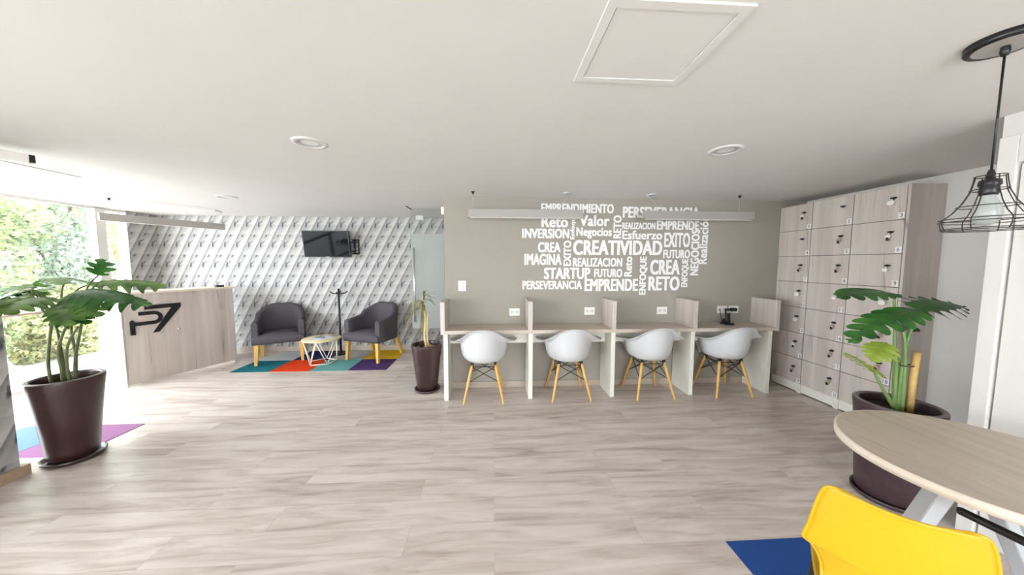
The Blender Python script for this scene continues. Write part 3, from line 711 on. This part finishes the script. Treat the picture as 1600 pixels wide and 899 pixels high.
# coat stand
t = thing('coat_stand', 'black coat stand with cross arms between lounge chairs', 'coat stand', (-2.53, 5.29, .0045))
MB().lathe([(0, 0), (.13, 0), (.132, .008), (.125, .014), (.02, .018), (0, .018)], 40).build('base', G['black_matt'], t)
MB().tube([(0, 0, .015), (0, 0, 1.08)], [.018, .016], 14).build('pole', G['black_matt'], t)
for a in (12, 102):
    c, s_ = math.cos(R(a)), math.sin(R(a)); mb = MB().tube([(-.13*c, -.13*s_, 1.035), (-.09*c, -.09*s_, 1.005), (0, 0, .995), (.09*c, .09*s_, 1.005), (.13*c, .13*s_, 1.035)], .010, 10)
    mb.build('arm', G['black_matt'], t)

# television
t = thing('television', 'black wall television tilted forward above the lounge chairs', 'television', (-2.705, 5.33, 1.81))
M = Matrix.Rotation(R(8), 4, 'X') @ Matrix.Rotation(R(0), 4, 'Y')
MB().box((-.365, -.02, -.215), (.365, .025, .215), .006, M=M).build('casing', G['black'], t)
MB().box((-.352, -.0225, -.2), (.352, -.0195, .203), .001, M=M).build('screen', G['screen'], t)
MB().box((-.03, -.022, -.213), (.03, -.0205, -.205), M=M).build('badge', G['steel'], t)
mb = MB()
for x in (.37, .43): mb.box((x, .145, -.16), (x+.022, .165, .09), .002)
for z in (-.16, .066): mb.box((.33, .145, z), (.452, .165, z+.024), .002)
for z in (-.11, .03): mb.box((.35, .150, z), (.44, .160, z+.014))
mb.box((-.1, .025, -.04), (.0, .15, -.01)); mb.box((-.1, .15, -.12), (.37, .16, -.1)); mb.box((-.1, .15, .03), (.37, .16, .05)); mb.tube([(.40, .15, -.06), (.43, .14, -.02), (.385, .14, .02)], .005, 8)
mb.build('wall_bracket', G['black'], t)

# ------------------------------------------------------------------ plants
def pot(name_t, Rr, rb, h, mat, lip, rs, z0=0, soil='soil', wall=.028):
    mb = MB().lathe([(0, .022), (rb, .022), (rb+.008, .035), (rb+(Rr-rb)*.55, h*.55), (Rr-.006, h-.06), (Rr, h-.02), (Rr-.001, h-.004)], 56)
    mb.lathe([(Rr-wall, h-.008), (Rr-wall-.008, h-.05), (Rr-wall-.015, h-.10)], 56)
    mb.build('pot', mat, name_t)
    MB().lathe([(Rr-.001, h-.004), (Rr-.006, h), (Rr-wall+.004, h), (Rr-wall, h-.008)], 56).build('rim', lip, name_t)
    MB().disc(Rr-wall-.008, h-.055, 40).build('soil', G[soil], name_t)
    MB().lathe([(0, 0), (rs-.012, 0), (rs, .012), (rs+.002, .03), (rs-.006, .03), (rs-.016, .014), (0, .014)], 48).build('saucer', mat, name_t)
def leaf(base, tip, up, wd, lobes, droop, mb, mi=0, curl=.12, deep=.6, sweep=.16, sharp=.6):
    base, tip, up = Vector(base), Vector(tip), Vector(up).normalized()
    ax = tip-base; ln = ax.length; mid = base.lerp(tip, .5)+up*droop*ln
    per = 14; n = lobes*per
    L_, C_, R_ = [], [], []; rows = []
    for i in range(n+1):
        s = i/n
        p = base*(1-s)**2+mid*2*s*(1-s)+tip*s*s
        tg = ((mid-base)*2*(1-s)+(tip-mid)*2*s).normalized(); side = tg.cross(up).normalized(); nn = side.cross(tg).normalized()
        env = (math.sin(math.pi*min(1, (s*.80+.17)))**.75)*(1-.25*s)
        if s > .97: env *= .25
        ph = s*lobes
        row = []
        for sg, f in ((-1, 1), (-1, .75), (-1, .5), (-1, .25), (0, 0), (1, .25), (1, .5), (1, .75), (1, 1)):
            ph2 = ph+(.5 if sg > 0 else 0); lb = max(0, (abs(math.sin(math.pi*ph2))-.36)/.64)**sharp
            var = .8+.2*math.sin(math.floor(ph2)*12.9898+sg*4.1+ln*50)
            inner = wd*env*(1-deep)
            full = inner+wd*env*deep*lb*var
            ww = inner*f*2 if f <= .5 else inner+(full-inner)*(f-.5)*2
            ripple = .05*wd*math.sin(ph2*6.2832)*(f > .5)*f
            row.append(p+side*sg*ww+tg*(sweep*ln*(ww/wd)**1.3*.9)-nn*curl*wd*(ww/wd)**2*1.6+nn*ripple)
        rows.append(row)
    mb.grid(rows, mi); return mb
def petiole(pts, r0, r1, name, mat, parent):
    pts = catmull([tuple(p) for p in pts], 6); k = len(pts)
    return MB().tube(pts, [r0+(r1-r0)*i/(k-1) for i in range(k)], 10).build(name, mat, parent)

# left plant
t = thing('potted_philodendron', 'broad-leaved plant in tall brown pot by the left window', 'potted plant', (-3.226, 2.517, .0046))
pot(t, .187, .118, .637, G['pot'], G['pot_lip'], .158)
zb = .58
stems = [[(-.03, .02, zb), (-.035, .02, .72), (-.02, .0, .86), (-.07, .03, 1.0), (-.13, .03, 1.17)], [(.0, -.02, zb), (.01, -.03, .70), (-.01, -.02, .84), (.05, -.02, 1.0), (.11, 0, 1.14)], [(.035, .02, zb), (.05, .02, .76), (.10, .03, 1.0), (.14, .04, 1.2)],
         [(-.08, -.02, zb), (-.09, -.02, .74), (-.05, -.03, .92), (-.04, -.02, 1.06), (-.09, -.02, 1.15)], [(.01, .04, zb), (.02, .05, .78), (.02, .04, .95), (.04, .03, 1.2)], [(.05, -.02, zb), (.04, -.02, .72), (.07, -.03, .88), (.12, .0, 1.02)]]
for s_ in stems: petiole(s_, .0105, .0065, 'stem', G['stem'], t)
LV = [((-.12, .03, 1.15), (-.20, .02, 1.31), (-.66, .06, 1.24), .24), ((-.10, .0, 1.12), (-.16, -.04, 1.29), (-.50, -.03, 1.15), .17), ((-.02, .03, 1.18), (-.05, .08, 1.33), (-.42, .30, 1.36), .17),
      ((.0, -.02, 1.06), (.0, -.06, 1.25), (.20, -.40, 1.17), .16), ((.13, 0, 1.14), (.18, -.03, 1.29), (.60, -.12, 1.20), .19), ((.13, .04, 1.18), (.17, .10, 1.33), (.52, .26, 1.29), .16),
      ((.03, .03, 1.2), (.05, .14, 1.32), (.12, .5, 1.32), .16), ((.12, .03, 1.2), (.27, .02, 1.40), (.36, -.02, 1.525), .10), ((.10, 0, 1.1), (.2, -.1, 1.22), (.46, -.34, 1.08), .15), ((-.12, .03, 1.1), (-.22, .10, 1.24), (-.58, .28, 1.27), .16), ((.05, 0, 1.0), (.12, -.08, 1.18), (.37, -.16, 1.06), .14), ((-.02, 0, 1.05), (-.03, -.08, 1.23), (-.06, -.42, 1.19), .13), ((.1, 0, 1.1), (.16, -.06, 1.26), (.52, -.22, 1.12), .15), ((.12, .02, 1.1), (.2, .03, 1.24), (.6, .04, 1.16), .15), ((-.1, .02, 1.1), (-.24, .06, 1.26), (-.62, .16, 1.17), .17)]
for k, (p0, p1, p2, wd) in enumerate(LV):
    mid = Vector(p0).lerp(Vector(p1), .5)+Vector((0, 0, .03))
    petiole([p0, mid, p1], .006, .0045, 'leaf_stalk', G['stem'], t)
    up = Vector((.34, -.34, 1)) if k != 7 else Vector((.76, -.65, .2))
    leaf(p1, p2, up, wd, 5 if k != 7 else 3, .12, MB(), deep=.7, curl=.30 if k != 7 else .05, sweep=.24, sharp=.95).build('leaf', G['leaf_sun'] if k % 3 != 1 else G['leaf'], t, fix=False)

# tall pot with narrow-leaved plant
t = thing('potted_dracaena', 'spindly narrow-leaved plant in tall brown pot beside desks', 'potted plant', (-.787, 3.709, 0))
t.location.y = 3.70
pot(t, .1765, .112, .556, G['pot'], G['pot'], .147, wall=.018)
mb = MB()
for k in range(26):
    a = random.random()*6.28; r_ = .135*math.sqrt(random.random()); q = .012+.014*random.random()
    mb.lathe([(0, -q*.6), (q*.8, -q*.35), (q, 0), (q*.75, q*.4), (0, q*.6)], 10, (r_*math.cos(a), r_*math.sin(a), .508))
ob = mb.build('pebbles', G['pebble'], t); ob['kind'] = 'stuff'
petiole([(0, 0, .5), (-.022, .0, .66), (-.008, 0, .84), (-.03, 0, 1.12)], .0155, .011, 'trunk', G['trunk_pale'], t)
petiole([(.035, .0, .5), (.012, -.01, .62), (.012, -.005, .82), (.03, 0, .93)], .010, .005, 'side_stem', G['trunk_pale'], t)
def blade(mb, b, az, ln, rise, fall, wd):
    d_ = Vector((math.cos(az), math.sin(az), 0)); sd = Vector((-d_.y, d_.x, 0)); rows = []
    for i in range(9):
        s = i/8; p = Vector(b)+d_*ln*s+Vector((0, 0, rise*s-fall*s*s)); w_ = wd*math.sin(math.pi*(s*.9+.1))**.8
        rows.append([p-sd*w_, p+Vector((0, 0, -.15*w_)), p+sd*w_])
    mb.grid(rows)
for k in range(34):
    lim = .20 if True else 0
    az = random.random()*6.28; ln = .19+.13*random.random()
    far = math.cos(az) > .2
    if far: ln = .15+.03*random.random()
    if math.sin(az) > .0: az = -az*.9
    mb = MB(); blade(mb, (-.03, 0, (1.05 if far else .98)+.08*random.random()), az, ln, .10+.12*random.random(), (.10+.08*random.random()) if far else (.16+.34*random.random()), .0085); mb.build('leaf', G['dracaena'], t, fix=False)

# right plant
t = thing('potted_philodendron', 'broad-leaved plant in dark pot behind the round table', 'potted plant', (2.552, 1.785, 0))
pot(t, .197, .15, .6255, G['pot_dark'], G['pot_lip'], .176)
bx = [(-.012, .0), (.005, .015), (.02, -.01), (-.03, -.015), (.035, .02)]
RL = [([(0, 0, .57), (.0, 0, .8), (.03, 0, 1.05), (.06, -.02, 1.20)], (.03, -.02, 1.225), (-.44, -.06, 1.03), .165, 'leaf', 7, .16),
      ([(.03, 0, .57), (.03, .01, .8), (.05, .02, 1.02), (.10, .03, 1.20)], (.08, .03, 1.225), (.41, .02, 1.235), .17, 'leaf', 6, .16),
      ([(.01, .02, .57), (.0, .03, .8), (.0, .05, 1.1), (.04, .1, 1.31)], (.04, .1, 1.31), (-.40, .06, 1.29), .15, 'leaf', 6, .12),
      ([(-.02, 0, .57), (-.03, .0, .75), (-.07, -.02, .92), (-.16, -.03, 1.02)], (-.16, -.03, 1.02), (-.34, -.10, .93), .10, 'leaf_yellow', 5, .08),
      ([(-.03, -.02, .57), (-.10, -.03, .66), (-.18, -.05, .74), (-.28, -.08, .85)], (-.28, -.08, .85), (-.50, -.12, .98), .12, 'leaf_yellow', 6, .06),
      ([(.015, -.01, .57), (.01, -.01, .85), (.0, .0, 1.05), (-.02, .03, 1.15)], (-.02, .03, 1.15), (.20, .14, 1.06), .12, 'leaf', 5, .1)]
for pts, b_, tp, wd, mt, nl, dr in RL:
    petiole(pts, .0125, .006, 'leaf_stalk', G['petiole'], t)
    leaf(b_, tp, (0, -.22, 1) if tp[0] < 0 else (-.28, -.38, 1), wd, nl, dr, MB(), deep=.78 if tp[0] < 0 else .55, curl=.14, sweep=.16 if tp[0] < 0 else .07).build('leaf', G[mt], t, fix=False)
MB().tube([(.055, -.02, .56), (.058, -.02, .80), (.066, -.02, .955)], [.018, .0185, .0185], 14).build('bamboo_stake', G['cane'], t)
mb = MB()
mb.tube([(.0+.04*math.cos(a)+.022, .03*math.sin(a)-.005, .87) for a in [k*math.pi/12 for k in range(24)]], .003, 6, closed=True); mb.build('plant_tie', G['soil'], t)

# ------------------------------------------------------------------ round table, yellow chair, pendant
t = thing('round_table', 'round pale wood table with grey legs at right front', 'table', (1.9, 1.054, 0))
MB().lathe([(0, .717), (.404, .717), (.404, .75), (0, .75)], 96, smooth=False).build('table_top', G['wood_t'], t)
MB().lathe([(.404, .717), (.412, .7175), (.4125, .748), (.404, .7502)], 96).build('edge_band', G['edge'], t)
def barbox(a, b, wd, th, name, mat, par, upv=(0, 0, 1)):
    a, b = Vector(a), Vector(b); z = (b-a).normalized(); x = z.cross(Vector(upv)).normalized(); y = z.cross(x); M = Matrix((x, y, z)).transposed().to_4x4(); M.translation = a
    return MB().box((-wd/2, -th/2, 0), (wd/2, th/2, (b-a).length), .006, M=M).build(name, mat, par)
barbox((-.235, -.05, .708), (-.48, .046, .018), .065, .045, 'leg', G['steel'], t)
barbox((-.06, -.034, .705), (.30, -.054, .018), .055, .04, 'leg', G['steel'], t)
barbox((.22, .05, .708), (.46, .10, .018), .06, .045, 'leg', G['steel'], t)
mb = MB().box((-.27, -.07, .698), (.26, .07, .717), .003); mb.build('support_plate', G['steel'], t)
MB().tube([(-.305, -.122, .655), (-.303, -.128, .656), (-.27, -.36, .656), (-.20, -.40, .656), (-.1, -.40, .67), (-.1, -.2, .70)], [.011, .0135, .0135, .0135, .0135, .0135], 14).build('tilt_lever', G['black'], t)

def yellow_chair():
    t = thing('plastic_chair', 'yellow plastic chair with its back to us, at round table', 'chair', (1.222, .864, 0), -.78)
    # local +Y = facing, X right. profile along the shell: (y, z, half width)
    prof = [(-.206, .826, .110), (-.203, .825, .134), (-.198, .808, .148), (-.192, .76, .160), (-.182, .68, .172), (-.174, .635, .181), (-.170, .614, .181), (-.165, .598, .160), (-.155, .55, .138), (-.142, .49, .133), (-.112, .457, .136), (-.05, .445, .142), (.07, .445, .145), (.15, .447, .143), (.182, .44, .138), (.198, .42, .125)]
    P = catmull([(a, b, c) for a, b, c in prof], 5); rows = []
    for q in P:
        y, z, hw = q; r_ = []
        f = sstep(.445, .53, z)
        for k in range(25):
            u = -1+k/12
            r_.append((hw*u, y+.040*u*u*f, z+.013*abs(u)**3*(1-f)))
        rows.append(r_)
    MB().grid(rows).build('seat_shell', G['yellow'], t, solid=.005)
    loop = rows[0]+[r_[-1] for r_ in rows[1:]]+list(reversed(rows[-1][:-1]))+[r_[0] for r_ in reversed(rows[1:-1])]
    MB().tube(loop, .0048, 10, closed=True).build('rolled_edge', G['yellow'], t)
    for sx in (-1, 1):
        for sy in (-1, 1):
            MB().tube([(sx*.095, sy*.09, .433), (sx*.115, sy*.11, .420), (sx*.13, sy*.12, .39), (sx*.165, sy*.17, 0.0)], .010, 12).build('leg', G['black_matt'], t)
    mb = MB()
    for sy in (-1, 1): mb.tube([(-.10, sy*.09, .428), (.10, sy*.09, .428)], .009, 10)
    mb.build('under_frame', G['black_matt'], t)
    t.location.z = 0.0056
yellow_chair()

t = thing('cage_pendant', 'black wire cage pendant lamp hanging over round table', 'pendant lamp', (1.758, 1.04, H))
MB().lathe([(0, -.022), (.085, -.022), (.088, -.018), (.088, 0), (0, 0)], 48).build('canopy', G['black'], t)
MB().lathe([(.07, -.0225), (.0, -.0235)], 40).build('canopy_cap', G['lamp_grey'], t)
MB().lathe([(0, -.055), (.008, -.054), (.012, -.04), (.010, -.022)], 16).build('cord_grip', G['black'], t)
MB().tube([(0, 0, -.05), (0, 0, -.45)], .0032, 8).build('cord', G['black'], t)
MB().lathe([(0, -.435), (.006, -.436), (.010, -.452), (.010, -.468), (.024, -.472), (.026, -.49), (.021, -.495), (.023, -.515), (.020, -.525), (0, -.525)], 24).build('socket', G['black'], t)
MB().lathe([(.015, -.520), (.019, -.535), (.030, -.565), (.034, -.59), (.030, -.612), (.018, -.627), (0, -.632)], 28).build('bulb', G['bulb'], t)
mb = MB(); prof = [(.034, -.458), (.036, -.475), (.042, -.51), (.058, -.55), (.08, -.585), (.101, -.606), (.104, -.615), (.102, -.632), (.094, -.647)]
for k in range(8):
    a = k*math.pi/4+.25; mb.tube([(r_*math.cos(a), r_*math.sin(a), z) for r_, z in prof], .0017, 6)
for r_, z in ((.034, -.458), (.041, -.505), (.066, -.563), (.102, -.607), (.103, -.617), (.094, -.647), (.097, -.642)):
    mb.tube([(r_*math.cos(a), r_*math.sin(a), z) for a in [q*math.pi/24 for q in range(48)]], .0017, 6, closed=True)
mb.build('wire_cage', G['black_wire'], t)

# table just entering the frame at the bottom left
t = thing('side_desk', 'pale wooden tabletop just entering the bottom left edge', 'table', (-1.55, .48, 0))
MB().box((-.63, -.30, .715), (.63, .292, .74), .002).build('table_top', G['wood_h'], t)
for sx in (-1, 1):
    for sy in (-1, 1): MB().box((sx*.58-.02, sy*.26-.02, 0), (sx*.58+.02, sy*.26+.02, .715), .003).build('leg', G['steel'], t)

# ------------------------------------------------------------------ outside: terrace and trees
struct(MB().box((-60, -30, -.35), (XL-.2, 40, -.15)).build('ground_outside', G['terrace']), 'pale ground outside the window', 'ground')
def tree(x, y, rad, zc, hz, mat, label, n, seed):
    rnd = random.Random(seed); t = thing('tree', label, 'tree', (x, y, -.15), 0, 'trees outside the window')
    mb = MB(); mb.tube([(0, 0, 0), (.03, .02, zc*.5), (0, 0, zc)], [.13, .10, .06], 10)
    for k in range(6):
        a = rnd.random()*6.28; mb.tube([(0, 0, zc*.45), (rad*.5*math.cos(a), rad*.5*math.sin(a), zc+hz*.2*rnd.uniform(-1, 1))], [.05, .02], 8)
    mb.build('trunk', G['bark'], t)
    mb = MB(); blobs = []
    for k in range(16):
        a = rnd.random()*6.28; e_ = rnd.uniform(-1, 1); q = rnd.uniform(.35, .85)
        blobs.append((Vector((rad*q*math.cos(a)*math.sqrt(1-e_*e_), rad*q*math.sin(a)*math.sqrt(1-e_*e_), zc+hz*q*e_)), rad*rnd.uniform(.25, .45)))
    for k in range(int(n*2.1)):
        c, r_ = rnd.choice(blobs); v = Vector((rnd.gauss(0, 1), rnd.gauss(0, 1), rnd.gauss(0, 1))).normalized()*r_*rnd.uniform(.75, 1.05)
        p = c+v; nn = (v.normalized()+Vector((rnd.gauss(0, .5), rnd.gauss(0, .5), rnd.gauss(0, .5)))).normalized()
        s_ = rnd.uniform(.028, .062); u = nn.orthogonal().normalized(); u = Matrix.Rotation(rnd.random()*6.28, 3, nn) @ u; w_ = nn.cross(u)
        mb.add([p-u*s_, p+w_*s_*.45+nn*.01, p+u*s_, p-w_*s_*.45+nn*.01], [[0, 1, 2, 3]])
    mb.build('foliage', mat, t, fix=False)
tree(-8.2, 4.9, 1.3, 2.3, 1.8, G['foliage'][0], 'green tree outside seen at the leftmost part of the window', 5000, 1)
tree(-8.6, 6.7, 1.4, 2.4, 2.0, G['foliage'][2], 'grey green tree outside, in window left of the white mullion', 5500, 2)
tree(-8.1, 8.0, 1.3, 1.9, 1.7, G['foliage'][1], 'yellow green tree outside, right of the white window mullion', 5000, 3)
tree(-11.5, 8.4, 1.9, 3.2, 2.4, G['foliage'][1], 'taller pale tree standing farther behind the window trees', 6000, 4)
tree(-7.6, 5.9, .75, .55, .65, G['foliage'][1], 'low yellow green bush outside, low in window behind the left plant', 3500, 5)
tree(-7.5, 4.4, .8, .6, .7, G['foliage'][0], 'low green bush outside, at the window foot near left edge', 3500, 6)
